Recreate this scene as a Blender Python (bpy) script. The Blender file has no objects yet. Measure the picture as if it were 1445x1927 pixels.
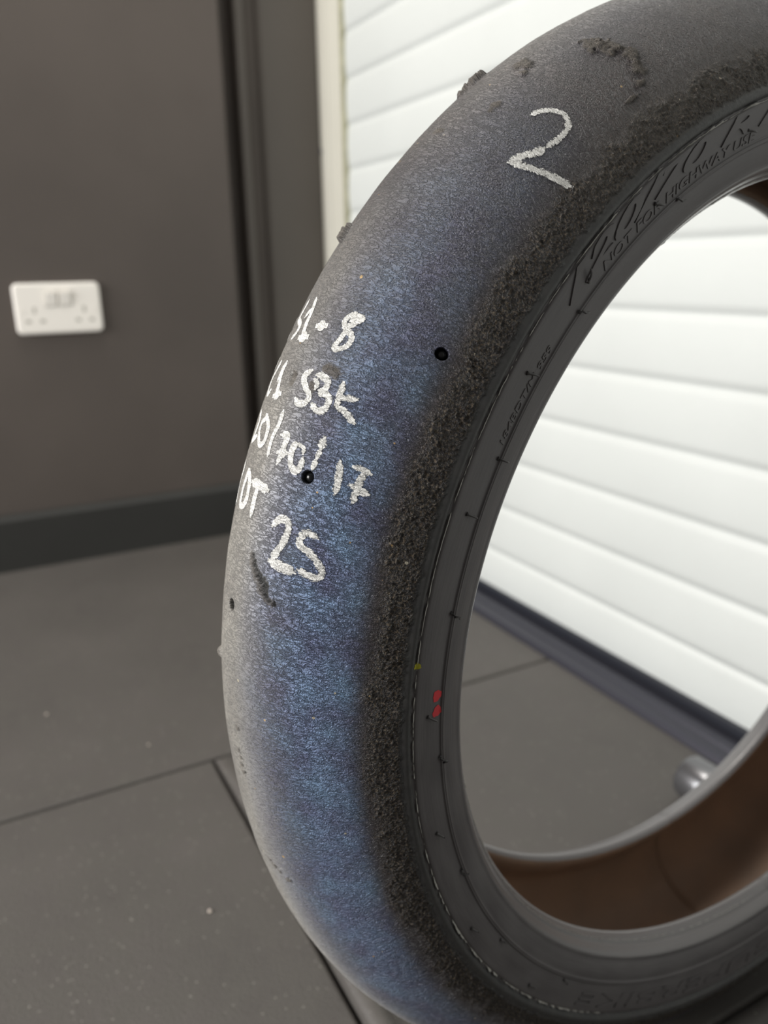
import bpy, bmesh, math, random
import numpy as np
from mathutils import Vector, Matrix

random.seed(4)
S = bpy.context.scene
COL = S.collection
PI = math.pi

# ---------------------------------------------------------------- camera
cam_d = bpy.data.cameras.new('camera')
cam = bpy.data.objects.new('camera', cam_d); COL.objects.link(cam)
cam_d.sensor_fit = 'VERTICAL'; cam_d.sensor_height = 36.0
cam_d.lens = 1495.486 / 1927 * 36.0
RT = Vector((0.470767, 0.882091, -0.017240)); UP = Vector((-0.252682, 0.153602, 0.955279))
PITCH, ROLL, AZ = math.radians(17.17160), math.radians(-1.03382), math.radians(27.78307)
fh = Vector((-math.cos(AZ), math.sin(AZ), 0)); fw = fh * math.cos(PITCH) + Vector((0, 0, -math.sin(PITCH)))
rt = Vector((math.sin(AZ), math.cos(AZ), 0)); up = rt.cross(fw)
rt2 = rt * math.cos(ROLL) + up * math.sin(ROLL); up2 = -rt * math.sin(ROLL) + up * math.cos(ROLL)
cam.matrix_world = Matrix(((rt2.x, up2.x, -fw.x, 0), (rt2.y, up2.y, -fw.y, 0), (rt2.z, up2.z, -fw.z, 0.474485), (0, 0, 0, 1)))
cam_d.clip_start = 0.02
cam_d.dof.use_dof = True
cam_d.dof.focus_distance = 0.294
cam_d.dof.aperture_fstop = 7.5
S.camera = cam

# ---------------------------------------------------------------- world, lights, exposure
S.view_settings.view_transform = 'Standard'; S.view_settings.look = 'None'
S.view_settings.gamma = 1.0; S.view_settings.use_curve_mapping = False
S.view_settings.exposure = 0.0
W = bpy.data.worlds.new('world'); S.world = W; W.use_nodes = True
W.node_tree.nodes['Background'].inputs[0].default_value = (1.0, 0.96, 0.9, 1)
W.node_tree.nodes['Background'].inputs[1].default_value = 0.13

def area(name, loc, target, sx, sy, power, color):
    d = bpy.data.lights.new(name, 'AREA'); d.shape = 'RECTANGLE'; d.size = sx; d.size_y = sy
    d.energy = power; d.color = color
    o = bpy.data.objects.new(name, d); COL.objects.link(o)
    o.location = loc
    o.rotation_euler = (Vector(target) - Vector(loc)).to_track_quat('-Z', 'Y').to_euler()
    return o
# daylight through the open workshop doorway on the left, and a warmer ceiling panel
area('doorway_daylight', (-0.70, -1.50, 0.80), (-0.40, 0.45, 0.35), 1.15, .95, 50, (1.0, 0.99, 0.97))
area('ceiling_panel', (-1.0, 0.12, 2.1), (-0.35, 0.35, 0.2), 0.6, 0.45, 16, (1.0, 0.95, 0.88))

# ---------------------------------------------------------------- helpers
def mat(name, color=(.5, .5, .5), rough=.5, metal=0, spec=.5):
    m = bpy.data.materials.new(name); m.use_nodes = True
    b = m.node_tree.nodes['Principled BSDF']
    b.inputs['Base Color'].default_value = (*color, 1); b.inputs['Roughness'].default_value = rough
    b.inputs['Metallic'].default_value = metal; b.inputs['Specular IOR Level'].default_value = spec
    return m
class NT:
    """small wrapper for building node trees"""
    def __init__(s, m): s.t = m.node_tree; s.b = s.t.nodes['Principled BSDF']
    def n(s, typ, ins=None, **kw):
        x = s.t.nodes.new('ShaderNode' + typ)
        for k, v in kw.items(): setattr(x, k, v)
        for k, v in (ins or {}).items():
            if hasattr(v, 'is_linked') or isinstance(v, bpy.types.NodeSocket): s.t.links.new(v, x.inputs[k])
            else: x.inputs[k].default_value = v
        return x
    def link(s, a, b): s.t.links.new(a, b)
    def math(s, op, a, b=0.0, clamp=False):
        x = s.n('Math', {0: a, 1: b}, operation=op); x.use_clamp = clamp; return x.outputs[0]
    def mix(s, f, a, b):
        x = s.t.nodes.new('ShaderNodeMix'); x.data_type = 'RGBA'
        for i, v in ((0, f), (6, a), (7, b)):
            if isinstance(v, bpy.types.NodeSocket): s.t.links.new(v, x.inputs[i])
            else: x.inputs[i].default_value = v if i == 0 else (*v, 1)
        return x.outputs[2]
    def noise(s, vec, scale, detail=3, rough=.5, dist=0):
        return s.n('TexNoise', {'Vector': vec, 'Scale': scale, 'Detail': detail, 'Roughness': rough, 'Distortion': dist}).outputs[0]
    def ramp(s, f, a, b):
        return s.n('MapRange', {0: f, 1: a, 2: b, 3: 0.0, 4: 1.0}).outputs[0]
    def mapping(s, vec, scale=(1, 1, 1), rot=(0, 0, 0), loc=(0, 0, 0)):
        return s.n('Mapping', {'Vector': vec, 'Scale': scale, 'Rotation': rot, 'Location': loc}).outputs[0]
    def bump(s, h, dist, strength=1.0, normal=None):
        x = s.n('Bump', {'Height': h, 'Distance': dist, 'Strength': strength})
        if normal is not None: s.link(normal, x.inputs['Normal'])
        return x.outputs[0]
def obj(name, me, m=None, parent=None, smooth=False):
    if isinstance(me, bmesh.types.BMesh):
        bm = me; me = bpy.data.meshes.new(name); bm.to_mesh(me); bm.free()
    o = bpy.data.objects.new(name, me); COL.objects.link(o)
    if m: me.materials.clear(); me.materials.append(m)
    if parent: o.parent = parent
    if smooth: me.polygons.foreach_set('use_smooth', [True] * len(me.polygons))
    return o
def empty(name, loc=(0, 0, 0), label=None, cat=None, group=None):
    o = bpy.data.objects.new(name, None); COL.objects.link(o); o.location = loc; o.empty_display_size = .05
    tag(o, label, cat, group); return o
def tag(o, label=None, cat=None, group=None, kind=None):
    for k, v in (('label', label), ('category', cat), ('group', group), ('kind', kind)):
        if v: o[k] = v
    return o
def box(bm, x0, x1, y0, y1, z0, z1, bev=0, seg=3):
    r = bmesh.ops.create_cube(bm, size=1)
    vs = r['verts']
    for v in vs: v.co = Vector(((x0 + x1) / 2 + v.co.x * (x1 - x0), (y0 + y1) / 2 + v.co.y * (y1 - y0), (z0 + z1) / 2 + v.co.z * (z1 - z0)))
    if bev:
        es = list({e for v in vs for e in v.link_edges})
        bmesh.ops.bevel(bm, geom=es, offset=bev, segments=seg, affect='EDGES', profile=.5)
    return bm
def extrude_profile(pts, axis, a0, a1, closed=True):
    """extrude a 2D polyline; axis 'x': pts are (y,z); axis 'z': pts are (x,y)"""
    bm = bmesh.new(); A = []; B = []
    for p in pts:
        if axis == 'x': A.append(bm.verts.new((a0, p[0], p[1]))); B.append(bm.verts.new((a1, p[0], p[1])))
        else: A.append(bm.verts.new((p[0], p[1], a0))); B.append(bm.verts.new((p[0], p[1], a1)))
    n = len(pts)
    for i in range(n if closed else n - 1):
        j = (i + 1) % n; bm.faces.new((A[i], A[j], B[j], B[i]))
    if closed:
        bm.faces.new(A[::-1]); bm.faces.new(B)
    bmesh.ops.recalc_face_normals(bm, faces=bm.faces)
    return bm

# ---------------------------------------------------------------- materials of the room
def m_paint(name, col, rough=.6, var=.15, scale=3):
    m = mat(name, col, rough); t = NT(m)
    g = t.n('TexCoord').outputs['Object']
    n = t.noise(g, scale, 4)
    c2 = tuple(c * (1 + var) for c in col); c1 = tuple(c * (1 - var) for c in col)
    t.link(t.mix(t.ramp(n, .35, .65), c1, c2), t.b.inputs['Base Color'])
    t.link(t.bump(t.noise(g, 260, 2), .0006, .5), t.b.inputs['Normal'])
    return m
M_wall = m_paint('charcoal_wall_paint', (.086, .071, .062), .62, .12)
M_base = m_paint('black_baseboard_paint', (.030, .030, .028), .5, .1)
M_post = m_paint('dark_post_paint', (.10, .088, .078), .5, .08)
M_white_metal = m_paint('white_enamel_metal', (.68, .66, .58), .38, .03)
M_guide_dark = m_paint('guide_brush', (.34, .33, .22), .8, .2, 60)
M_slat = m_paint('white_slat_enamel', (.72, .745, .725), .42, .025, 5)
M_seal = m_paint('black_rubber_seal', (.018, .020, .028), .5, .1)
M_alu = mat('dark_anodised_aluminium', (.055, .055, .072), .42, .5)
M_plastic = mat('white_socket_plastic', (.90, .86, .80), .35)
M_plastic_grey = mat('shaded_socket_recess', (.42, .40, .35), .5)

def m_floor():
    m = mat('black_rubber_tile', (.07, .065, .06), .75); t = NT(m)
    g = t.n('TexCoord').outputs['Object']
    n1 = t.noise(g, 6, 3); n2 = t.noise(g, 900, 2); n3 = t.noise(g, 42, 4)
    base = t.mix(t.ramp(n1, .3, .7), (.072, .065, .060), (.098, .088, .081))
    base = t.mix(t.ramp(n3, .35, .7), base, (.086, .079, .071))
    v = t.n('TexVoronoi', {'Vector': g, 'Scale': 700.0}, feature='F1')
    cellv = t.n('SeparateColor', {0: v.outputs['Color']}).outputs[0]
    fleck = t.math('MULTIPLY', t.math('GREATER_THAN', cellv, .991), t.math('LESS_THAN', v.outputs['Distance'], .5))
    base = t.mix(fleck, base, (.26, .25, .22))
    t.link(base, t.b.inputs['Base Color'])
    t.link(t.mix(t.ramp(n2, .3, .7), (.42, .42, .42), (.7, .7, .7)), t.b.inputs['Roughness'])
    h = t.math('ADD', t.noise(g, 650, 3), t.math('MULTIPLY', t.noise(g, 180, 2), .6))
    t.link(t.bump(h, .0009, .7), t.b.inputs['Normal'])
    return m
M_floor = m_floor()

# ---------------------------------------------------------------- floor of rubber tiles
def floor_mesh():
    bm = bmesh.new()
    R = .0045; gap = .0022
    tiles = []
    XS = [-1.60, -.7005, -.2505, .1995, .6495, 1.10]
    def cols(i):
        if i == 0: return [-1.182, -.282, .618]
        y = [.1680 + .45 * k for k in range(-4, 2)]
        return y + ([1.068] if i > 0 else [])
    for i in range(5):
        ys = cols(i)
        for j in range(len(ys) - 1):
            tiles.append((XS[i], XS[i + 1], ys[j], ys[j + 1]))
    for (x0, x1, y0, y1) in tiles:
        wide_y = wide_x = .004
        # rounded top edge built as nested loops
        loops = []
        for k in range(13):
            a = PI / 2 * k / 12
            loops.append((1 - math.cos(a), -R + R * math.sin(a)))
        loops.insert(0, (0, -.02))
        prev = None
        for (d, z) in loops:
            g = gap / 2; xa = x0 + g + wide_x * d; xb = x1 - g - .004 * d; ya = y0 + g + wide_y * d; yb = y1 - g - .004 * d
            vs = [bm.verts.new(p) for p in ((xa, ya, z), (xb, ya, z), (xb, yb, z), (xa, yb, z))]
            if prev:
                for q in range(4): bm.faces.new((prev[q], prev[(q + 1) % 4], vs[(q + 1) % 4], vs[q]))
            prev = vs
        bm.faces.new(prev)
    # curled-up tile edges along two of the seams
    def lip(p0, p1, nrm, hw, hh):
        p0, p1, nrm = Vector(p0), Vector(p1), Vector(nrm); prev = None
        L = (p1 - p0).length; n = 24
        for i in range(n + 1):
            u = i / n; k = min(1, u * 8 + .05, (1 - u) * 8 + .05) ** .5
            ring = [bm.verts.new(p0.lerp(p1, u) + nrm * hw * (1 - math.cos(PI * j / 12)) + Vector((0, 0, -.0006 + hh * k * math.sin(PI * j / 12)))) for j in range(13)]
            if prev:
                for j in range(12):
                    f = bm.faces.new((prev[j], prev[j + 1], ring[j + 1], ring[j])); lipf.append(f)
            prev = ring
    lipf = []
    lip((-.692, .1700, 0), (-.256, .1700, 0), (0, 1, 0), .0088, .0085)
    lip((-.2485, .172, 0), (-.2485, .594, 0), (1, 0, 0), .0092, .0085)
    box(bm, -1.7, 1.3, -1.7, 1.2, -.04, -.019)
    bmesh.ops.recalc_face_normals(bm, faces=[f for f in bm.faces if f not in set(lipf)])
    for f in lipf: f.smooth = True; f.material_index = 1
    return bm
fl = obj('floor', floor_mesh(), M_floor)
fl.data.materials.append(m_paint('lit_tile_lip', (.150, .138, .128), .42, .1, 8))  # paler than the tiles: light caught along the lip is painted in
tag(fl, 'dark grey rubber gym floor of large tiles with rounded seams', None, None, 'structure')

# ---------------------------------------------------------------- left wall, baseboard, corner post
WX = -1.3964
bm = bmesh.new(); box(bm, WX - .10, WX, -1.7, .455, 0, 2.5, .006)
tag(obj('wall_left', bm, M_wall), 'matt charcoal painted wall with the white double socket', None, None, 'structure')
bm = bmesh.new()
prof_b = [(WX, 0.0), (WX + .014, 0.0), (WX + .014, .086), (WX + .010, .0925), (WX + .004, .0945), (WX, .0945)]
A = [bm.verts.new((p[0], -1.7, p[1])) for p in prof_b]; B = [bm.verts.new((p[0], .455, p[1])) for p in prof_b]
for i in range(len(A)):
    j = (i + 1) % len(A); bm.faces.new((A[i], A[j], B[j], B[i]))
bm.faces.new(A); bm.faces.new(B); bmesh.ops.recalc_face_normals(bm, faces=bm.faces)
tag(obj('baseboard_left', bm, M_base), 'near-black painted skirting board along the charcoal wall', None, None, 'structure')
# shallow recess between the wall and the door post, with a slim vertical strip inside it
bm = bmesh.new(); box(bm, WX - .12, WX - .06, .44, .60, 0, 2.5)
tag(obj('wall_recess', bm, M_wall), 'dark recess behind the door post', None, None, 'structure')
bm = bmesh.new(); box(bm, WX - .060, WX - .035, .490, .507, 0, 2.5, .004)
tag(obj('trim_1', bm, M_post), 'slim dark vertical strip in the recess beside the post', None, None, 'structure')
bm = bmesh.new(); box(bm, WX - .14, WX - .052, .533, .652, 0, 2.5, .012, 4)
tag(obj('trim_2', bm, M_post), 'dark painted square post at the left end of the roller door', None, None, 'structure')
bm = bmesh.new(); box(bm, -1.62, 1.3, .72, .78, 0, 2.5)
tag(obj('wall_back', bm, M_wall), 'wall behind the roller door', None, None, 'structure')

# ---------------------------------------------------------------- roller door
door = empty('door_1', (-.5, .66, 0)); tag(door, 'white roller door of curved horizontal metal slats', None, None, 'structure')
def dchild(name, bm, m, smooth=False):
    o = obj(name, bm, m, None, smooth); o.parent = door; o.matrix_parent_inverse = Matrix.Translation((.5, -.66, 0)); return o
DY = .655
pts = []
z = .0145; pitch = .0705; first = True
k = 0
while z < 2.3:
    z1 = .004 + pitch * (k + 1)
    H = z1 - z
    for q in range(9):
        u = q / 8
        zz = z + H * .93 * u
        # each slat bows out towards the room
        y = DY - .0019 * math.sin(PI * min(1, u * 1.0)) ** .8
        pts.append((y, zz))
    pts.append((DY + .0015, z + H * .950)); pts.append((DY + .0015, z + H * .985))
    z = z1; k += 1
slat = extrude_profile(pts, 'x', -1.352, 1.2, closed=False)
dchild('slat_curtain', slat, M_slat, True)
bm = bmesh.new(); box(bm, -1.352, 1.2, DY - .006, DY + .008, .004, .0165, .002)
dchild('bottom_seal', bm, M_seal)
# extruded threshold on the floor in front of the slats
pts = [(.5985, 0), (.5985, .0015), (.6035, .0055), (.610, .0062), (.6125, .0045), (.621, .0045), (.6235, .0062), (.636, .0062), (.640, .0035), (.67, .0035), (.67, 0)]
dchild('threshold', extrude_profile(pts, 'x', -1.35, 1.2), M_alu)
# side guide: ribbed white channel with a brush strip
gp = [(-1.462, .70), (-1.462, .652), (-1.458, .648), (-1.436, .648), (-1.433, .6515), (-1.430, .6515), (-1.427, .648), (-1.409, .6475), (-1.4075, .650), (-1.4045, .650), (-1.403, .6475), (-1.386, .6475), (-1.384, .651), (-1.380, .651), (-1.378, .648), (-1.366, .648), (-1.364, .652), (-1.364, .70)]
dchild('guide_rail', extrude_profile(gp, 'z', 0, 2.4), M_white_metal)
bm = bmesh.new(); box(bm, -1.364, -1.351, .650, .664, 0, 2.4, .002)
dchild('brush_strip', bm, M_guide_dark)
bm = bmesh.new(); box(bm, -1.458, -1.448, .6455, .6495, .672, .682, .001)
dchild('rail_screw', bm, M_alu)

# ---------------------------------------------------------------- double wall socket
SW, SH = .1290, .0775
sock = empty('wall_socket', (WX, .1562, .4200), 'white plastic double power socket on the charcoal wall', 'socket')
def rounded_plate(w, h, loops, r, seg=8):
    """loops: (x, inset) from the wall outwards; returns a plate with rounded corners"""
    bm = bmesh.new(); prev = None
    for (x, ins) in loops:
        ring = []
        for cy_, cz_, a0 in ((1, 1, 0), (-1, 1, 90), (-1, -1, 180), (1, -1, 270)):
            for k in range(seg + 1):
                a = math.radians(a0 + 90 * k / seg); rr = max(r - ins, .0005)
                ring.append(bm.verts.new((x, cy_ * (w / 2 - r) + rr * math.cos(a), cz_ * (h / 2 - r) + rr * math.sin(a))))
        if prev:
            for k in range(len(ring)): bm.faces.new((prev[k], prev[(k + 1) % len(ring)], ring[(k + 1) % len(ring)], ring[k]))
        prev = ring
    bm.faces.new(prev); bmesh.ops.recalc_face_normals(bm, faces=bm.faces)
    return bm
bm = rounded_plate(SW, SH, [(0, 0), (.0050, 0), (.0066, .0004), (.0078, .0016), (.0084, .0032), (.0085, .0045)], .0085)
obj('face_plate', bm, M_plastic, sock)
for sy in (-1, 1):
    bm = bmesh.new(); y0 = sy * .0105
    box(bm, .0078, .0118, y0 - .0088, y0 + .0088, .004, .0255, .0012)
    for v in bm.verts:
        if v.co.x > .010: v.co.x += (v.co.z - .015) * .16
    r = obj('rocker_switch', bm, M_plastic, sock)
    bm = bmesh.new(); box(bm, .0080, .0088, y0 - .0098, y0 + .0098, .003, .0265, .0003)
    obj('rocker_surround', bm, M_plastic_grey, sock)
def cyl(bm, c, r, h, axis='x', seg=24):
    m = {'x': Matrix.Rotation(PI / 2, 4, 'Y'), 'y': Matrix.Rotation(PI / 2, 4, 'X'), 'z': Matrix.Identity(4)}[axis]
    bmesh.ops.create_cone(bm, cap_ends=True, segments=seg, radius1=r, radius2=r, depth=h, matrix=Matrix.Translation(c) @ m)
for yc in (-.0365, .0375):
    for (dy, dz, w, h) in ((0, -.002, .0042, .0085), (-.0105, -.019, .0075, .0048), (.0105, -.019, .0075, .0048)):
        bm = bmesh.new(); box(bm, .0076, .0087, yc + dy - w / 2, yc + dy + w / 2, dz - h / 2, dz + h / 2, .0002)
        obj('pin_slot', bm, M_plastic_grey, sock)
for yc in (-.054, .054):
    bm = bmesh.new(); cyl(bm, (.0084, yc, -.003), .0033, .0012)
    sc = obj('screw_cap', bm, M_plastic, sock)

# ---------------------------------------------------------------- grey roller lying on the floor by the threshold
M_roller = mat('satin_grey_metal', (.20, .20, .21), .27, .75)
M_chrome = mat('bright_screw', (.8, .78, .85), .2, 1)
rol = empty('metal_roller', (-.405, .538, 0), 'short dark grey metal cylinder lying on the floor beside the door threshold', 'roller')
def lathe_x(prof, seg=48):
    bm = bmesh.new(); rings = []
    for (x, r) in prof:
        rings.append([bm.verts.new((x, r * math.cos(2 * PI * i / seg), r * math.sin(2 * PI * i / seg))) for i in range(seg)] if r > 1e-6 else [bm.verts.new((x, 0, 0))])
    for a, b in zip(rings, rings[1:]):
        for i in range(seg):
            j = (i + 1) % seg
            if len(a) == 1: bm.faces.new((a[0], b[i], b[j]))
            elif len(b) == 1: bm.faces.new((a[i], a[j], b[0]))
            else: bm.faces.new((a[i], a[j], b[j], b[i]))
    bmesh.ops.recalc_face_normals(bm, faces=bm.faces)
    return bm
def rchild(name, bm, m, loc=(0, 0, .0205)):
    o = obj(name, bm, m, rol, True); o.location = loc; return o
rchild('barrel', lathe_x([(-.024, 0), (-.024, .017), (-.0225, .0195), (-.020, .0205), (.010, .0205), (.0125, .0195), (.013, .017), (.013, 0)]), M_roller)
rchild('neck', lathe_x([(.012, .011), (.019, .011), (.020, .009), (.020, 0)]), M_seal)
rchild('end_flange', lathe_x([(.019, 0), (.019, .017), (.021, .0185), (.035, .0185), (.037, .016), (.037, 0)]), M_roller)
bm = bmesh.new(); bmesh.ops.create_uvsphere(bm, u_segments=16, v_segments=10, radius=.004)
rchild('grub_screw', bm, M_chrome, (.016, -.014, .024))

CHALK=[
('two',2.2,[(52.12,0.036),(52.75,0.0375),(53.38,0.041),(53.63,0.0445),(53.38,0.048),(52.62,0.05),(51.62,0.05),(50.5,0.049)]),
('two',3.0,[(50.25,0.0485),(49.62,0.0475),(48.75,0.0445),(47.88,0.0425)]),
('two',3.0,[(47.75,0.0425),(48.0,0.0455),(48.25,0.0495),(48.62,0.055),(48.88,0.0595),(49.13,0.0645)]),
('a',2.0,[(32.62,0.025),(32.38,0.0225),(31.88,0.021),(31.5,0.022),(31.25,0.024),(31.0,0.0265),(30.5,0.027),(30.13,0.026),(29.75,0.023),(29.88,0.0215),(30.5,0.0225),(31.0,0.023),(31.5,0.0235),(32.0,0.026),(32.38,0.0275),(32.5,0.0265),(32.38,0.0245),(32.0,0.0235)]),
('a',3.6,[(31.0,0.0095),(31.12,0.013)]),
('a',2.0,[(33.0,-0.001),(32.12,0.0005),(31.0,0.001),(30.0,0.0025)]),
('a',1.5,[(32.12,-0.001),(31.5,-0.003)]),
('a',3.6,[(29.88,0.001),(30.0,0.0055)]),
('a',2.0,[(32.88,-0.008),(32.38,-0.009),(31.75,-0.01),(31.38,-0.01),(30.88,-0.0045),(30.25,-0.0045),(29.75,-0.0075)]),
('a',2.0,[(31.5,-0.016),(30.75,-0.0185),(29.88,-0.0165)]),
('b',2.0,[(27.88,-0.0015),(27.0,-0.002),(25.5,0.0)]),
('b',1.5,[(27.62,-0.003),(26.38,-0.0035)]),
('b',3.4,[(25.25,-0.0015),(25.5,0.0025)]),
('b',2.0,[(27.88,-0.0085),(27.25,-0.01),(26.25,-0.013),(25.25,-0.0105),(25.62,-0.0075)]),
('b',1.6,[(28.12,-0.0155),(27.12,-0.0175),(25.75,-0.019)]),
('b',2.2,[(27.75,0.016),(27.38,0.014),(27.0,0.014),(26.5,0.0165),(26.12,0.019),(25.75,0.0195),(25.38,0.018),(25.25,0.0155),(25.5,0.0135)]),
('b',2.4,[(27.62,0.0195),(27.62,0.022),(27.38,0.025),(26.88,0.025),(26.5,0.0235),(26.5,0.026),(26.25,0.028),(25.62,0.028),(25.25,0.0265),(25.25,0.024),(25.5,0.022)]),
('b',1.6,[(27.25,0.019),(27.0,0.021),(26.62,0.021)]),
('b',2.4,[(27.62,0.031),(27.12,0.0315),(26.62,0.0315),(25.88,0.032)]),
('b',2.4,[(26.88,0.038),(26.75,0.035),(26.62,0.032)]),
('b',2.6,[(25.88,0.032),(25.75,0.0355),(25.25,0.04)]),
('c',2.0,[(23.88,-0.012),(23.12,-0.009),(22.12,-0.01),(21.5,-0.0125),(22.0,-0.006)]),
('c',2.0,[(23.5,-0.001),(23.12,-0.0045),(22.25,-0.004),(21.5,-0.0005),(21.75,0.0025),(22.62,0.003),(23.25,0.0015),(23.75,-0.0025)]),
('c',1.7,[(24.38,0.009),(23.38,0.009),(22.25,0.0075),(21.0,0.008)]),
('c',2.2,[(22.75,0.0125),(22.88,0.0155),(22.25,0.0155),(21.62,0.0155),(20.75,0.0145)]),
('c',3.0,[(21.5,0.0135),(21.62,0.0175)]),
('c',2.4,[(22.5,0.0215),(22.25,0.02),(21.5,0.02),(20.88,0.0215),(20.62,0.024),(21.12,0.0255),(21.62,0.0255)]),
('c',1.6,[(22.5,0.022),(22.38,0.0245),(22.0,0.025)]),
('c',3.0,[(23.5,0.0315),(22.75,0.0315)]),
('c',1.8,[(22.62,0.0315),(22.0,0.031)]),
('c',2.0,[(21.88,0.031),(21.12,0.0305)]),
('c',2.6,[(22.25,0.04),(21.25,0.041),(20.0,0.0415)]),
('c',2.4,[(22.25,0.0455),(22.25,0.0475),(22.12,0.0515)]),
('c',2.6,[(22.12,0.0495),(21.5,0.049),(20.75,0.0485),(19.75,0.0485)]),
('c',2.6,[(20.88,0.046),(20.75,0.0495),(20.62,0.053)]),
('d',2.4,[(19.75,-0.014),(19.12,-0.0135),(18.0,-0.0155),(16.5,-0.014)]),
('d',2.4,[(19.38,-0.004),(18.75,-0.005),(17.75,-0.006),(16.75,-0.0055),(16.75,-0.0015),(17.38,0.0005),(18.38,0.0),(19.0,-0.0015),(19.38,-0.0045)]),
('d',3.0,[(18.75,0.0025),(18.75,0.008),(18.62,0.013)]),
('d',2.2,[(18.5,0.007),(17.5,0.0065),(16.38,0.0065)]),
('e',2.6,[(16.38,0.02),(17.0,0.023),(16.88,0.0265),(16.12,0.027),(15.12,0.0255),(14.0,0.0225)]),
('e',3.4,[(13.75,0.022),(13.62,0.027),(13.5,0.0325)]),
('e',2.6,[(16.5,0.039),(16.62,0.035),(16.25,0.033),(15.63,0.033),(15.12,0.0385),(14.38,0.0425),(13.88,0.0435),(13.5,0.041),(13.62,0.0375),(13.75,0.0345)]),
]
SPEW= [(42.5, 0.101, 43.88, 0.1085), (34.75, 0.0935, 35.62, 0.103), (26.88, 0.0995, 27.0, 0.109), (44.88, 0.0955, 45.62, 0.0915), (58.37, 0.102, 61.0, 0.109), (55.38, 0.0955, 57.12, 0.101), (69.63, 0.094, 71.88, 0.098), (11.75, 0.0995, 10.62, 0.109), (1.5, 0.093, 0.12, 0.1005), (-3.75, 0.1, -5.62, 0.107), (-12.25, 0.093, -14.12, 0.098), (-19.5, 0.1, -21.5, 0.104), (-33.38, 0.099, -36.0, 0.1), (-42.62, 0.091, -45.12, 0.091), (-49.38, 0.0995, -49.88, 0.098), (-27.25, 0.0915, -29.88, 0.095), (21.25, 0.0935, 21.12, 0.0985)]
CR = [(-0.5041, 0.1073), (-0.8752, 0.0285), (-0.7566, 0.1157)]

# ================================================================ the tyre
CW, R0, RS, PP = .0600315, .3001466, .2280947, 1.9338893
TC = Vector((-0.29902529, 0.37613169, 0.30013487))
AX = Vector((0.99900246, 0.04377287, 0.00883351)); E1 = Vector((0.04377457, -0.99904143, 0)); E2 = Vector((-8.82504576e-03, -3.86683282e-04, 9.99960984e-01))
def crown(a): return RS + (R0 - RS) * (1 - np.abs(a / CW) ** PP) ** (1 / PP)
def catmull(pts, n):
    pts = np.array(pts, float); q = np.vstack([2 * pts[0] - pts[1], pts, 2 * pts[-1] - pts[-2]]); out = []
    for i in range(1, len(q) - 2):
        p0, p1, p2, p3 = q[i - 1:i + 3]
        for t in np.linspace(0, 1, n, endpoint=False):
            out.append(.5 * ((2 * p1) + (-p0 + p2) * t + (2 * p0 - 5 * p1 + 4 * p2 - p3) * t * t + (-p0 + 3 * p1 - 3 * p2 + p3) * t ** 3))
    out.append(pts[-1]); return np.array(out)
def half_profile():
    a = .0562 * np.sin(np.linspace(0, 1, 400) * np.pi / 2); cr = np.stack([a, crown(a)], 1)
    A = catmull([cr[-1], (.0571, .2502), (.0568, .2487), (.0556, .2476)], 6)
    B = catmull([(.0556, .2476), (.0549, .2470), (.0551, .2463)], 4)
    C = catmull([(.0551, .2463), (.0558, .2452), (.0554, .2420), (.0546, .2375), (.0533, .2328)], 8)
    D = catmull([(.0533, .2328), (.0531, .2321), (.0537, .2317), (.0533, .2311), (.0536, .2307), (.0529, .2300)], 4)
    E = catmull([(.0529, .2300), (.0520, .2270), (.0506, .2238), (.0492, .2212), (.0489, .2203), (.0484, .2190), (.0470, .2176), (.0452, .2165), (.0436, .2156), (.0430, .2159), (.0422, .2148), (.0405, .2136), (.0388, .2127), (.0370, .2124), (.0352, .2131), (.0338, .2150), (.0340, .2180), (.0385, .2245), (.0480, .2360), (.0500, .2480), (.0485, .2600), (.0420, .2730), (.030, .2820), (.015, .2868), (0, .2880)], 8)
    return np.vstack([cr[:-1], A[:-1], B[:-1], C[:-1], D[:-1], E])
HP = half_profile(); HS = np.r_[0, np.cumsum(np.hypot(*np.diff(HP, axis=0).T))]; SL = HS[-1]
# outward normal of the profile, in (axial, radial)
_t = np.gradient(HP, axis=0); _t /= np.hypot(_t[:, 0], _t[:, 1])[:, None]
HN = np.stack([-_t[:, 1], _t[:, 0]], 1)
# smooth the normals a little
for _ in range(2): HN[1:-1] = (HN[:-2] + 2 * HN[1:-1] + HN[2:]) / 4
HN /= np.hypot(HN[:, 0], HN[:, 1])[:, None]
def hashn(i, j, k=0):
    i = i.astype(np.int64); j = j.astype(np.int64)
    h = (i * 374761393 + j * 668265263 + k * 974634777) & 0xffffffff
    h = ((h ^ (h >> 13)) * 1274126177) & 0xffffffff
    return ((h ^ (h >> 16)) & 0xffff) / 65535.0
def vnoise(x, y, k=0):
    xi = np.floor(x); yi = np.floor(y); fx = x - xi; fy = y - yi
    fx = fx * fx * (3 - 2 * fx); fy = fy * fy * (3 - 2 * fy)
    a = hashn(xi, yi, k); b = hashn(xi + 1, yi, k); c = hashn(xi, yi + 1, k); d = hashn(xi + 1, yi + 1, k)
    return (a * (1 - fx) + b * fx) * (1 - fy) + (c * (1 - fx) + d * fx) * fy
def fbm(x, y, o=3, k=0):
    s = 0; amp = .5; tot = 0
    for i in range(o): s = s + amp * vnoise(x * 2 ** i, y * 2 ** i, k + i * 17); tot += amp; amp *= .55
    return s / tot
def sstep(x, a, b):
    t = np.clip((x - a) / (b - a), 0, 1); return t * t * (3 - 2 * t)
HOLES = [(32.38, .059), (20.5, .0295), (9.12, .001), (43.0, .086 * 0 + .0879 - .0879 - .02)]
HOLES = HOLES[:3]
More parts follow.
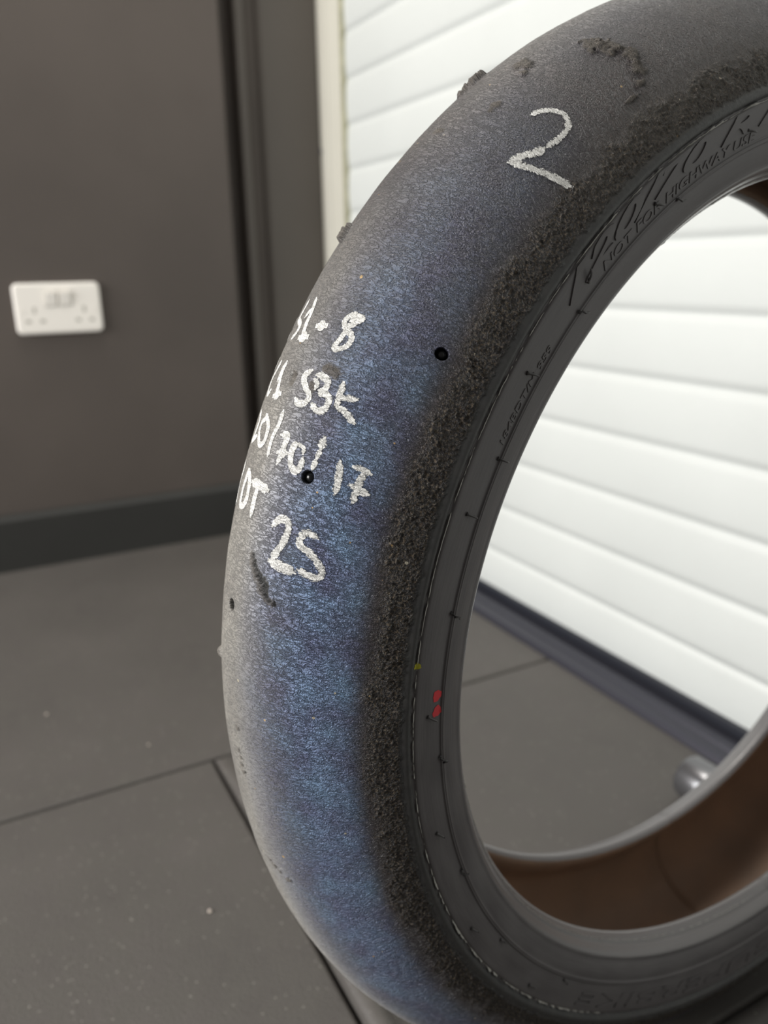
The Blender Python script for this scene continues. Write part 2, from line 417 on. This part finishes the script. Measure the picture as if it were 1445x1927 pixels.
# rubber pick-up patches: (theta deg, s, half length along theta mm, half width mm, height mm)
PATCHES = [(56.4, .0140, 3.6, 4.6, .9), (55.6, .0180, 1.6, 2.2, .7), (51.6, .0210, 3.2, 2.0, .35), (60.8, .0290, 4.6, 4.2, .7), (61.4, .0350, 4.6, 4.8, .8), (61.9, .0430, 4.0, 4.4, .7),
           (61.5, .0490, 3.0, 3.6, .6), (60.5, .0545, 3.2, 1.4, .6), (59.0, .0575, 4.0, 1.0, .5), (55.5, -.0100, 5.6, 4.0, 2.4), (53.6, -.0080, 2.2, 2.4, 1.6), (38.8, -.0110, 3.8, 2.6, 2.2),
           (26.9, .0070, 3.0, 1.8, -.5), (28.2, .0250, 2.4, 4.0, .25), (26.7, .0195, 3.0, 2.2, .22), (4.1, -.0130, 1.8, 2.2, 1.5), (-14.9, .0190, 1.2, 2.0, .6), (48.4, .0050, 1.5, 3.0, .3)]
TEAR = [(13.7, .0125, .8), (13.3, .0135, 1.0), (13.0, .0143, 1.2), (12.7, .0155, 1.3), (12.4, .0170, 1.4), (12.1, .0190, 1.7), (11.8, .0208, 1.9), (11.5, .0208, 1.6), (11.2, .0215, 1.2), (11.0, .0225, 1.0), (10.8, .0240, .8), (10.7, .0262, 1.1),
        (-.9, .0070, .8), (-3.0, .0055, .8), (-3.6, .0070, .9), (-4.3, .0065, 1.0), (-4.9, .0075, .8), (-13.7, .0100, .8), (-14.1, .0125, 1.1), (-14.5, .0155, .8), (27.2, .0082, .8)]
def masks(th, s):
    """th in radians, s metres (arrays): wear masks and outward displacement"""
    u = th * R0; deg = np.degrees(th)
    wob = (fbm(u * 120, s * 60, 3, 5) - .5) * .010
    lo = .0665 + wob + np.clip(-(deg + 15) / 25, 0, 1) * .004
    hi = .0785 + (fbm(u * 250, s * 200, 3, 9) - .5) * .0035
    grain = sstep(s, lo - .0055, lo + .0025) * (1 - sstep(s, hi - .0007, hi + .0007))
    grain = np.where(s < 0, 0, grain)
    blob = fbm(u * 1150, s * 900, 2, 21); blob2 = fbm(u * 330, s * 260, 2, 33)
    d = grain * (np.clip(blob - .46, 0, 1) * 1.6e-3 + (blob2 - .5) * .6e-3 + .1e-3)
    # soft ridges of abraded rubber across the tread
    tr = (1 - sstep(np.abs(s), .064, .068))
    rd = fbm((u + .25 * s) * 900 + 2 * fbm(u * 200, s * 200, 2, 3), s * 260, 2, 55)
    d += tr * (rd - .5) * .16e-3 * (1 - .5 * sstep(-s, -.02, .0))
    d += tr * (fbm(u * 90, s * 70, 2, 77) - .5) * .35e-3
    patch = np.zeros_like(u)
    rag = fbm(u * 420, s * 420, 3, 91)
    for (pt, ps, hu, hs, ht) in PATCHES:
        q = ((u - math.radians(pt) * R0) / (hu * 1e-3)) ** 2 + ((s - ps) / (hs * 1e-3)) ** 2
        m = sstep(1.35 - q + (rag - .5) * 3.0, 0.0, .8)
        patch = np.maximum(patch, m); d += m * ht * 1e-3 * (.55 + .9 * fbm(u * 900, s * 900, 2, 13))
    tear = np.zeros_like(u)
    rg = fbm(u * 1300, s * 1300, 2, 97)
    for (pt, ps, rr) in TEAR:
        q = np.hypot(u - math.radians(pt) * R0, s - ps) / (rr * 1e-3)
        tear = np.maximum(tear, sstep(1.25 - q + (rg - .5) * 1.6, 0, .6))
        patch = np.maximum(patch, .8 * sstep(1.3 - np.hypot(u - math.radians(pt) * R0, s - ps + .0013) / (rr * 1.5e-3) + (rg - .5), 0, .5))
    d -= tear * .9e-3
    patch = np.maximum(patch, (.35 + .5 * fbm(u * 200, s * 200, 2, 64)) * np.maximum(grain, sstep(s, .052, .066) * (1 - sstep(s, .079, .080)) * .7) * sstep(deg, 40, 62))
    # blued zone, its strength also following the tread's highlight
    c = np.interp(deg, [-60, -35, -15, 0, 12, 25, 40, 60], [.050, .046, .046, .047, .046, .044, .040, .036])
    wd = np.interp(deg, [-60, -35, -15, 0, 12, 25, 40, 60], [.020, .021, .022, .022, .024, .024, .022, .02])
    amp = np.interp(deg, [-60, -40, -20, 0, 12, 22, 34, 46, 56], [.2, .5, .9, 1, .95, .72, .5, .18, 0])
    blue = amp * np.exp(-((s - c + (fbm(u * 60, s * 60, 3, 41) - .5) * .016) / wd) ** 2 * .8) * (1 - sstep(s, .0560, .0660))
    # ragged crease at the tread edge
    cr = np.exp(-((s - .0849) / .0008) ** 2)
    d += cr * (fbm(u * 500, s * 100, 2, 61) - .45) * .9e-3
    for (ht, hs) in HOLES:
        q = np.hypot(u - math.radians(ht) * R0, s - hs)
        d -= 4.6e-3 * (1 - sstep(q, .00215, .00265))
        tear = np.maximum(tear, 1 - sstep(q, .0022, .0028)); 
    return grain, blue, patch, tear, d
def surf(th, s, lift=0.0, disp=None):
    """point in tyre space (axis along X) on the near or far side of the carcass"""
    sa = np.abs(s); sg = np.where(s < 0, -1.0, 1.0)
    a = np.interp(sa, HS, HP[:, 0]) * sg; r = np.interp(sa, HS, HP[:, 1])
    na = np.interp(sa, HS, HN[:, 0]) * sg; nr = np.interp(sa, HS, HN[:, 1])
    # outward: crown normal is +radial
    if disp is not None:
        a = a + na * disp; r = r + nr * disp
    a = a + na * lift; r = r + nr * lift
    w = np.clip((.2996 - r) / (.2996 - .2125), 0, 1)
    a = a + w * (.000585 * np.cos(2 * th) + .00455873 * np.sin(2 * th)); r = r * (1 - .00343306 * np.cos(2 * th) - .002199574 * np.sin(2 * th))
    return np.stack([a, -r * np.cos(th), r * np.sin(th)], -1)
def grid_mesh(name, TH, SS, wrap, m, parent, with_disp=True, vm=None):
    T, Sg = np.meshgrid(TH, SS, indexing='ij')
    if with_disp: g, b, p, te, d = masks(T, Sg)
    else: g = b = p = te = np.zeros_like(T); d = None
    P = surf(T, Sg, 0, d)
    nt, ns = T.shape
    idx = np.arange(nt * ns).reshape(nt, ns)
    i2 = np.roll(idx, -1, 0) if wrap else idx[1:]
    i1 = idx if wrap else idx[:-1]
    q = np.stack([i1[:, :-1], i1[:, 1:], i2[:, 1:], i2[:, :-1]], -1).reshape(-1, 4)
    me = bpy.data.meshes.new(name)
    me.vertices.add(nt * ns); me.vertices.foreach_set('co', P.astype(np.float32).ravel())
    me.loops.add(q.size); me.loops.foreach_set('vertex_index', q.astype(np.int32).ravel())
    me.polygons.add(len(q)); me.polygons.foreach_set('loop_start', np.arange(0, q.size, 4, dtype=np.int32))
    me.polygons.foreach_set('use_smooth', np.ones(len(q), bool))
    me.update(); me.validate()
    at = me.attributes.new('wear', 'FLOAT_COLOR', 'POINT')
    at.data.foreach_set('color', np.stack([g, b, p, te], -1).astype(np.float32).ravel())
    au = me.attributes.new('surf_uv', 'FLOAT_VECTOR', 'POINT')
    au.data.foreach_set('vector', np.stack([T * R0, Sg, np.zeros_like(T)], -1).astype(np.float32).ravel())
    return obj(name, me, m, parent)

# ---- tyre materials
def tread_common(t):
    uv = t.n('Attribute', attribute_name='surf_uv').outputs['Vector']
    wear = t.n('Attribute', attribute_name='wear')
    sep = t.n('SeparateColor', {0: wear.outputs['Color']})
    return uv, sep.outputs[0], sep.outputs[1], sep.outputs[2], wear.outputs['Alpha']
def ridge_height(t, uv):
    # wrinkles of abraded rubber, long across the tread, plus fine pits
    v1 = t.mapping(uv, (1.0, .34, 1), (0, 0, .22))
    w = t.n('TexNoise', {'Vector': v1, 'Scale': 880.0, 'Detail': 3.0, 'Roughness': .55, 'Distortion': .8}).outputs[0]
    r = t.math('ABSOLUTE', t.math('SUBTRACT', w, .5))           # creased valleys
    r = t.ramp(r, 0.0, .085)
    v2 = t.mapping(uv, (1, .7, 1))
    f = t.noise(v2, 2100, 2, .6)
    return r, f
def m_tread():
    m = mat('worn_tread_rubber', (.04, .038, .04), .5); t = NT(m)
    uv, grain, blue, patch, tear = tread_common(t)
    sy = t.n('SeparateXYZ', {0: uv}); s = sy.outputs[1]
    r, f = ridge_height(t, uv)
    lo = t.noise(uv, 28, 3); mid = t.noise(uv, 160, 3); fine = t.noise(uv, 1100, 3)
    # base: charcoal with a violet-brown cast
    base = t.mix(t.ramp(lo, .35, .65), (.046, .039, .047), (.070, .056, .055))
    # greyish dusty crown, with the tread edge's grazing light painted in
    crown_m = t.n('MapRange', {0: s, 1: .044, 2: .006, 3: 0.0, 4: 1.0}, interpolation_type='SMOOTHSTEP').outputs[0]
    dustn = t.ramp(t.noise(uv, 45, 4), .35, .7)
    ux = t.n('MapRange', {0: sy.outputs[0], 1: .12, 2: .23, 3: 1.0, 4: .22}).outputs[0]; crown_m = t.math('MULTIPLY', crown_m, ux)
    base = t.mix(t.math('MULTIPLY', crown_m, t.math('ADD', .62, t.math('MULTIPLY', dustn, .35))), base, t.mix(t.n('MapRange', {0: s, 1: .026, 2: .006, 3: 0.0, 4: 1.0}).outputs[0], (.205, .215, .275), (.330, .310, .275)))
    # blued rubber, with the band's highlight painted into the colour
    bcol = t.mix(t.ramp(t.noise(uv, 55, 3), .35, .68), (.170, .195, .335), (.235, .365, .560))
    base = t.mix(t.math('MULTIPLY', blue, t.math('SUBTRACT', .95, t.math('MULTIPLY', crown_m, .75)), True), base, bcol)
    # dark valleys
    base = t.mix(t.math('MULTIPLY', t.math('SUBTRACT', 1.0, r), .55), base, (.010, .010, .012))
    # gritty brown shoulder band, its bright glints painted into the colour
    gcol = t.mix(t.ramp(t.noise(uv, 900, 3, .6), .48, .68), (.010, .008, .007), (.185, .140, .090))
    base = t.mix(t.math('MULTIPLY', grain, t.math('ADD', .55, t.math('MULTIPLY', mid, .6)), True), base, gcol)
    # smooth band between the grit and the sidewall
    edge = t.n('MapRange', {0: s, 1: .0772, 2: .0792, 3: 0.0, 4: 1.0}).outputs[0]
    base = t.mix(edge, base, t.mix(t.ramp(mid, .3, .7), (.040, .040, .041), (.056, .055, .053)))
    pcol = t.mix(t.ramp(fine, .3, .65), (.055, .046, .038), (.135, .115, .092))
    base = t.mix(t.math('MULTIPLY', patch, .85), base, pcol)
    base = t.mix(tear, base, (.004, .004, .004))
    # pale grit and yellow specks stuck to the rubber
    v = t.n('TexVoronoi', {'Vector': uv, 'Scale': 330.0}, feature='F1')
    cell = t.n('SeparateColor', {0: v.outputs['Color']})
    ok = t.math('MULTIPLY', t.math('GREATER_THAN', cell.outputs[0], .968), t.math('LESS_THAN', v.outputs['Distance'], t.math('MULTIPLY', cell.outputs[1], .24)))
    base = t.mix(t.math('MULTIPLY', ok, t.math('SUBTRACT', 1.0, edge), True), base, t.mix(cell.outputs[2], (.55, .35, .14), (.5, .46, .36)))
    t.link(base, t.b.inputs['Base Color'])
    # metallic sheen of the blued film
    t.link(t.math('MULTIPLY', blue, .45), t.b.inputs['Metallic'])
    t.b.inputs['Specular IOR Level'].default_value = .55
    rg = t.n('MapRange', {0: fine, 1: .3, 2: .7, 3: .34, 4: .52}).outputs[0]
    rg = t.math('ADD', rg, t.math('MULTIPLY', patch, .3)); rg = t.math('SUBTRACT', rg, t.math('MULTIPLY', grain, .10)); rg = t.math('ADD', rg, t.math('MULTIPLY', edge, .08))
    t.link(rg, t.b.inputs['Roughness'])
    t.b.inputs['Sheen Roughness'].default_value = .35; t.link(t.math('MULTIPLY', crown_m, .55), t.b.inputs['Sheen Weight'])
    t.b.inputs['Sheen Tint'].default_value = (.95, .93, .88, 1)
    # relief
    tw = t.math('SUBTRACT', 1.0, t.math('MAXIMUM', t.math('MULTIPLY', grain, .75), edge))
    crease = t.math('MULTIPLY', t.math('SUBTRACT', 1.0, t.math('MULTIPLY', crown_m, .72)), tw)
    h = t.math('MULTIPLY', t.math('ADD', t.math('MULTIPLY', r, .7), t.math('MULTIPLY', f, .75)), crease)
    gr = t.math('MULTIPLY', t.noise(uv, 1200, 3, .65), t.math('MULTIPLY', grain, 2.4))
    h = t.math('ADD', h, gr); h = t.math('ADD', h, t.math('MULTIPLY', t.noise(uv, 500, 3), t.math('MULTIPLY', edge, .25)))
    t.link(t.bump(h, .00065, 1.0), t.b.inputs['Normal'])
    return m
def m_side():
    m = mat('sidewall_rubber', (.05, .05, .05), .48); t = NT(m)
    uv = t.n('Attribute', attribute_name='surf_uv').outputs['Vector']
    n1 = t.noise(t.mapping(uv, (1, 4, 1)), 30, 4); n2 = t.noise(uv, 700, 2); n3 = t.noise(t.mapping(uv, (.05, 1, 1)), 900, 2)
    c = t.mix(t.ramp(n1, .3, .7), (.090, .083, .086), (.130, .122, .124))
    c = t.mix(t.math('MULTIPLY', t.ramp(n3, .55, .75), .25), c, (.10, .10, .10))
    t.link(c, t.b.inputs['Base Color'])
    t.link(t.n('MapRange', {0: n1, 1: .3, 2: .7, 3: .40, 4: .55}).outputs[0], t.b.inputs['Roughness'])
    t.link(t.bump(t.math('ADD', t.math('MULTIPLY', n2, .3), n3), .00010, 1), t.b.inputs['Normal'])
    return m
def m_liner():
    m = mat('brown_inner_liner', (.10, .05, .03), .62); t = NT(m)
    uv = t.n('Attribute', attribute_name='surf_uv').outputs['Vector']
    n1 = t.noise(uv, 22, 4)
    t.link(t.mix(t.ramp(n1, .3, .7), (.210, .145, .105), (.290, .190, .130)), t.b.inputs['Base Color'])
    t.link(t.bump(t.noise(uv, 500, 2), .0002, 1), t.b.inputs['Normal'])
    return m
def m_chalk():
    m = mat('white_chalk', (.80, .79, .74), .85); t = NT(m)
    uv = t.n('Attribute', attribute_name='surf_uv').outputs['Vector']
    r, f = ridge_height(t, uv)
    core = t.n('Attribute', attribute_name='core').outputs['Fac']
    t.link(t.mix(t.noise(uv, 700, 2), (.72, .71, .67), (.96, .95, .92)), t.b.inputs['Base Color'])
    h = t.math('ADD', t.math('MULTIPLY', r, .5), t.math('MULTIPLY', t.noise(uv, 900, 3, .6), 1.0))
    sy = t.n('SeparateXYZ', {0: uv}).outputs[1]
    solid = t.n('MapRange', {0: sy, 1: .012, 2: .034, 3: .5, 4: 0.06}).outputs[0]
    a = t.math('ADD', t.math('ADD', h, solid), t.math('MULTIPLY', core, .62))
    al = t.n('MapRange', {0: a, 1: 1.02, 2: 1.16, 3: 0.0, 4: 1.0}).outputs[0]
    t.link(al, t.b.inputs['Alpha'])
    t.link(t.bump(t.math('ADD', r, f), .0003, 1), t.b.inputs['Normal'])
    return m
M_tread = m_tread(); M_side = m_side(); M_liner = m_liner(); M_chalk = m_chalk()
M_emb = M_side
M_bead = m_side(); M_bead.name = 'bead_rubber'
for _l in list(M_bead.node_tree.links):
    if _l.to_socket.name in ('Base Color', 'Roughness') and _l.to_node.type == 'BSDF_PRINCIPLED': M_bead.node_tree.links.remove(_l)
_b = M_bead.node_tree.nodes['Principled BSDF']; _b.inputs['Base Color'].default_value = (.155, .148, .150, 1); _b.inputs['Roughness'].default_value = .27; _b.inputs['Specular IOR Level'].default_value = .8
M_red = mat('red_paint_dot', (.62, .035, .045), .6); M_yel = mat('yellow_paint_dash', (.45, .42, .03), .6)
M_gloss = mat('glossy_black_rubber', (.008, .008, .008), .22)
M_spew = mat('vent_spew_rubber', (.075, .072, .072), .4)

# the tyre's own frame: x along the axle, origin at the contact point
base = TC - R0 * E2
tyre = empty('motorcycle_tyre', base, 'worn slick motorcycle tyre with blued tread and chalk writing, standing upright on the floor', 'tyre')
Yv = -E1
tyre.matrix_world = Matrix(((AX.x, Yv.x, E2.x, base.x), (AX.y, Yv.y, E2.y, base.y), (AX.z, Yv.z, E2.z, base.z), (0, 0, 0, 1)))
CEN = Vector((0, 0, R0))
def place(o): o.location = CEN; return o
def theta_axis():
    fine = np.arange(-98, 118, .13); coarse = np.arange(118, 262, 1.2)
    ex = [np.arange(h[0] - .62, h[0] + .62, .04) for h in HOLES]
    t = np.unique(np.round(np.concatenate([fine, coarse] + ex), 3))
    return np.radians(t)
TH = theta_axis()
def sgrid(a, b, st): return np.arange(a, b, st)
ex = np.concatenate([np.arange(h[1] - .0032, h[1] + .0032, .00022) for h in HOLES])
s_tread = np.unique(np.round(np.concatenate([np.arange(-.0849, -.030, .0016), np.arange(-.030, .0640, .00060), np.arange(.0640, .0795, .0004), np.arange(.0795, .0849, .00045), [.0849], ex]), 5))
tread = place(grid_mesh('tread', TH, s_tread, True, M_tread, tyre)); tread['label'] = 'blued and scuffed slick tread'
s_sw = np.unique(np.r_[np.arange(.0849, .1146, .0003), .1146])
THs = np.radians(np.unique(np.r_[np.arange(-98, 118, .35), np.arange(118, 262, 1.2)]))
place(grid_mesh('sidewall', TH[::2], s_sw, True, M_side, tyre))
place(grid_mesh('sidewall', THs, -s_sw[::-1][::4], True, M_side, tyre, False))
s_bd = np.unique(np.r_[np.arange(.1146, .1335, .0003), .1335])
place(grid_mesh('bead', THs, s_bd, True, M_bead, tyre, False))
place(grid_mesh('bead', THs, -s_bd[::-1], True, M_bead, tyre, False))
# inner liner runs from bead to bead round the inside
si = np.linspace(.1335, SL, 60)
T_, S_ = np.meshgrid(THs, si, indexing='ij')
ln = place(grid_mesh('inner_liner', THs, np.r_[si], True, M_liner, tyre, False)); ln['label'] = 'brown inner liner'
ln2 = grid_mesh('liner_half', THs, -si[::-1], True, M_liner, tyre, False)
# join the two liner halves into one mesh
bm = bmesh.new(); bm.from_mesh(ln.data); bm.from_mesh(ln2.data)
bmesh.ops.remove_doubles(bm, verts=[v for v in bm.verts if abs(v.co.x) < .006], dist=1e-5)
bm.to_mesh(ln.data); bm.free(); me2 = ln2.data; bpy.data.objects.remove(ln2); bpy.data.meshes.remove(me2)

# ---- things drawn on or standing out of the surface
def disp_at(th, s): return masks(th, s)[4]
def chalk_part(name, strokes, label):
    V = []; F = []; UVs = []; C = []
    for (w, pts) in strokes:
        p = np.array([(math.radians(a) * R0, b) for a, b in pts])
        c = catmull(p, 10) if len(p) > 2 else np.array([p[0] + (p[1] - p[0]) * t for t in np.linspace(0, 1, 10)])
        d = np.r_[0, np.cumsum(np.hypot(*np.diff(c, axis=0).T))]
        n = max(4, int(d[-1] / .0005)); uu = np.linspace(0, d[-1], n)
        c = np.stack([np.interp(uu, d, c[:, 0]), np.interp(uu, d, c[:, 1])], 1)
        tg = np.gradient(c, axis=0); tg /= np.maximum(np.hypot(tg[:, 0], tg[:, 1]), 1e-9)[:, None]
        # extend the ends a little
        e = w * .0004
        c = np.vstack([c[0] - tg[0] * e, c, c[-1] + tg[-1] * e]); tg = np.vstack([tg[0], tg, tg[-1]]); uu = np.r_[0, uu, uu[-1]]
        nn = np.stack([-tg[:, 1], tg[:, 0]], 1)
        endw = np.minimum(uu - uu[0], uu[-1] - uu); endw = np.sqrt(np.clip(endw / (w * .0005), .03, 1) * (2 - np.clip(endw / (w * .0005), .03, 1)))
        K = 9; o = np.linspace(-1, 1, K)
        hw = endw ** .6 * w * .00061 * (1 + .25 * (vnoise(uu * 300 + w * 9, uu * 0, 7) - .5))
        G = c[:, None, :] + nn[:, None, :] * (o[None, :, None] * hw[:, None, None])
        th = G[..., 0] / R0; s = G[..., 1]
        X = surf(th, s, .00013 + .00002 * len(V) / (len(V) + 5), disp_at(th, s) )
        core = (1 - np.abs(o)[None, :] ** 2.2) * np.ones((len(c), 1)); core[0] *= .2; core[-1] *= .2
        b0 = sum(len(v) for v in V); V.append(X.reshape(-1, 3)); UVs.append(np.stack([G[..., 0], s, 0 * s], -1).reshape(-1, 3)); C.append(core.ravel())
        for i in range(len(c) - 1):
            for j in range(K - 1):
                a = b0 + i * K + j; F.append((a, a + 1, a + K + 1, a + K))
    V = np.vstack(V)
    me = bpy.data.meshes.new(name); me.from_pydata(V.tolist(), [], F); me.update()
    at = me.attributes.new('surf_uv', 'FLOAT_VECTOR', 'POINT'); at.data.foreach_set('vector', np.vstack(UVs).astype(np.float32).ravel())
    ac = me.attributes.new('core', 'FLOAT', 'POINT'); ac.data.foreach_set('value', np.concatenate(C).astype(np.float32))
    o = place(obj(name, me, M_chalk, tyre, True)); o['label'] = label; return o
names = {'two': 'white chalk numeral 2', 'a': 'white chalk line ending in 1-8', 'b': 'white chalk line reading SBK', 'c': 'white chalk size 120/70/17', 'd': 'white chalk word DOT', 'e': 'white chalk numeral 25'}
for key, lab in names.items():
    chalk_part('chalk_marking', [(w, p) for l, w, p in CHALK if l == key], lab)

def disc_patch(name, blobs, m, label, lift=.00015):
    V = []; F = []
    for (td, s0, ru, rs) in blobs:
        b0 = len(V); V.append((math.radians(td), s0))
        for k in range(1, 4):
            for i in range(28):
                a = 2 * PI * i / 28; q = k / 3 * (1 + .10 * math.sin(3 * a + td) + .06 * math.sin(7 * a))
                V.append((math.radians(td) + ru * q * math.cos(a) / R0, s0 + rs * q * math.sin(a)))
        for i in range(28):
            j = (i + 1) % 28; F.append((b0, b0 + 1 + i, b0 + 1 + j))
            for k in range(2): F.append((b0 + 1 + k * 28 + i, b0 + 1 + (k + 1) * 28 + i, b0 + 1 + (k + 1) * 28 + j, b0 + 1 + k * 28 + j))
    A = np.array(V); P = surf(A[:, 0], A[:, 1], lift, disp_at(A[:, 0], A[:, 1]))
    me = bpy.data.meshes.new(name); me.from_pydata(P.tolist(), [], F); me.update()
    o = place(obj(name, me, m, tyre, True)); o['label'] = label; return o
disc_patch('paint_dot', [(3.30, .0980, .0031, .0026)], M_red, 'upper red paint dot')
disc_patch('paint_dot', [(1.60, .0984, .0031, .0026)], M_red, 'lower red paint dot')
disc_patch('paint_dash', [(7.0, .0853, .0016, .0024)], M_yel, 'small yellow paint dash')
# glossy domed bottoms of the wear holes
for (td, s0) in HOLES:
    p = surf(np.array(math.radians(td)), np.array(s0), -.0032)
    bm = bmesh.new(); bmesh.ops.create_uvsphere(bm, u_segments=24, v_segments=16, radius=.0022)
    for v in bm.verts: v.co += Vector(p)
    o = place(obj('wear_hole', bm, M_gloss, tyre, True)); o['label'] = 'glossy black bottom of a round wear hole'
# ragged rubber flash standing along the mould line at the tread edge
def flash(s0, t0, t1, hmax, k):
    tt = np.arange(t0, t1, .10); th = np.radians(tt); u = th * R0
    hh = hmax * np.clip(fbm(u * 260, u * 0 + k, 3, k) - .34, 0, 1) * 2.2 * (.4 + .6 * fbm(u * 40, u * 0 + k, 2, k + 5)) * np.clip((tt - t0) / 4, 0, 1) * np.clip((t1 - tt) / 4, 0, 1)
    ss = s0 + .0004 * (fbm(u * 300, u * 0 + 3, 2, k + 9) - .5)
    A = surf(th, ss - .00020, -.0002); B = surf(th, ss + .0001, hh); C = surf(th, ss + .00035, -.0002)
    n = len(th); V = np.vstack([A, B, C]); F = []
    for i in range(n - 1):
        F.append((i, i + 1, n + i + 1, n + i)); F.append((n + i, n + i + 1, 2 * n + i + 1, 2 * n + i))
    me = bpy.data.meshes.new('mould_flash'); me.from_pydata(V.tolist(), [], F); me.update()
    o = place(obj('mould_flash', me, M_flash, tyre)); o['label'] = 'thin ragged line of rubber flash with painted highlight'
M_flash = mat('lit_rubber_flash', (.42, .41, .38), .4)  # pale tone paints in the light that the torn edge catches
flash(.0860, -60, 75, .0018, 3)
flash(.1245, -95, 80, .0005, 8)
# vent spews: rubber hairs left by the mould
def tube(bm, pts, rad, seg=8):
    prev = None
    for i, p in enumerate(pts):
        p = Vector(p); d = (Vector(pts[min(i + 1, len(pts) - 1)]) - Vector(pts[max(i - 1, 0)])).normalized()
        a = d.orthogonal().normalized(); b = d.cross(a)
        ring = [bm.verts.new(p + (a * math.cos(2 * PI * k / seg) + b * math.sin(2 * PI * k / seg)) * rad[i]) for k in range(seg)]
        if prev:
            for k in range(seg): bm.faces.new((prev[k], prev[(k + 1) % seg], ring[(k + 1) % seg], ring[k]))
        else: bm.faces.new(ring[::-1])
        prev = ring
    bm.faces.new(prev)
for (t0, s0, t1, s1) in SPEW:
    bm = bmesh.new(); pts = []; rad = []
    L = math.hypot(math.radians(t1 - t0) * R0, s1 - s0); f = min(1, .0058 / max(L, 1e-4))
    t1 = t0 + (t1 - t0) * f; s1 = s0 + (s1 - s0) * f
    for k in range(8):
        u = k / 7
        pts.append(tuple(surf(np.array(math.radians(t0 + (t1 - t0) * u)), np.array(s0 + (s1 - s0) * u), .0001 + .0016 * math.sin(u * 2.2))))
        rad.append(.00048 - .00014 * u)
    rad[0] = .00085; tube(bm, pts, rad)
    place(obj('vent_spew', bm, M_spew, tyre, True))

# ---- raised lettering on the sidewall
def emboss(text, th0, th1, s_top, s_bot, shear=0.0, height=.00045, bold=0.0, label=None, outline=0):
    c = bpy.data.curves.new('lettering', 'FONT'); c.body = text; c.size = 1; c.shear = shear; c.offset = bold
    c.extrude = .5; c.resolution_u = 4
    tmp = bpy.data.objects.new('tmp_text', c); COL.objects.link(tmp)
    bpy.context.view_layer.update()
    dg = bpy.context.evaluated_depsgraph_get()
    me = bpy.data.meshes.new_from_object(tmp.evaluated_get(dg))
    bpy.data.objects.remove(tmp); bpy.data.curves.remove(c)
    bm = bmesh.new(); bm.from_mesh(me); bpy.data.meshes.remove(me)
    bmesh.ops.remove_doubles(bm, verts=bm.verts, dist=1e-4)
    xs = [v.co.x for v in bm.verts]; ys = [v.co.y for v in bm.verts]
    x0, x1, y0, y1 = min(xs), max(xs), min(ys), max(ys)
    for _ in range(3):
        es = [e for e in bm.edges if abs(e.verts[0].co.x - e.verts[1].co.x) > .18 or abs(e.verts[0].co.y - e.verts[1].co.y) > .3]
        if not es: break
        bmesh.ops.subdivide_edges(bm, edges=es, cuts=1)
        bmesh.ops.triangulate(bm, faces=[f for f in bm.faces if len(f.verts) > 4])
    for v in bm.verts:
        th = math.radians(th0 + (th1 - th0) * (v.co.x - x0) / (x1 - x0)); s = s_bot + (s_top - s_bot) * (v.co.y - y0) / (y1 - y0)
        top = v.co.z > 0
        v.co = Vector(surf(np.array(th), np.array(s), height if top else -.0003))
    bmesh.ops.recalc_face_normals(bm, faces=bm.faces)
    me = bpy.data.meshes.new('raised_lettering'); bm.to_mesh(me); bm.free()
    o = place(obj('raised_lettering', me, M_emb, tyre)); o['label'] = label or 'raised black sidewall lettering'
    return o
emboss('120/70 R17', 42.0, 81.0, .0868, .0948, .45, .00055, .03, 'large raised lettering 120/70 R17')
emboss('NOT FOR HIGHWAY USE', 47.2, 71.0, .0957, .0996, .15, .00035, .008, 'small raised lettering NOT FOR HIGHWAY USE')
emboss('184BDT/M 959', 28.2, 38.2, .0966, .0994, .1, .00035, .008, 'small raised serial code')
emboss('SUPERBIKE', -96.0, -53.0, .0895, .0965, .2, .0006, .02, 'raised lettering SUPERBIKE, upside down')

# ---------------------------------------------------------------- small debris on the floor
M_lint = mat('pale_debris', (.55, .48, .42), .7)
def crumb(x, y, r, label):
    bm = bmesh.new(); bmesh.ops.create_icosphere(bm, subdivisions=2, radius=r)
    for v in bm.verts:
        k = 1 + .35 * math.sin(v.co.x * 1900 + x * 30) * math.cos(v.co.y * 1500)
        v.co = Vector((v.co.x * k * 1.2, v.co.y * k, v.co.z * .7 * k))
    zmin = min(v.co.z for v in bm.verts)
    o = obj('floor_crumb', bm, M_lint, None, True); o.location = (x, y, -zmin)
    tag(o, label, 'crumb', 'pale crumbs on the floor left of the tyre')
crumb(CR[0][0], CR[0][1], .0014, 'pale crumb on the tile nearest the camera, lower left floor')
crumb(CR[1][0], CR[1][1], .0013, 'pale crumb on the floor near the left edge, between tile seam and skirting board')
crumb(CR[2][0], CR[2][1], .0011, 'pale crumb just beyond the straight tile seam, closest to the tyre')
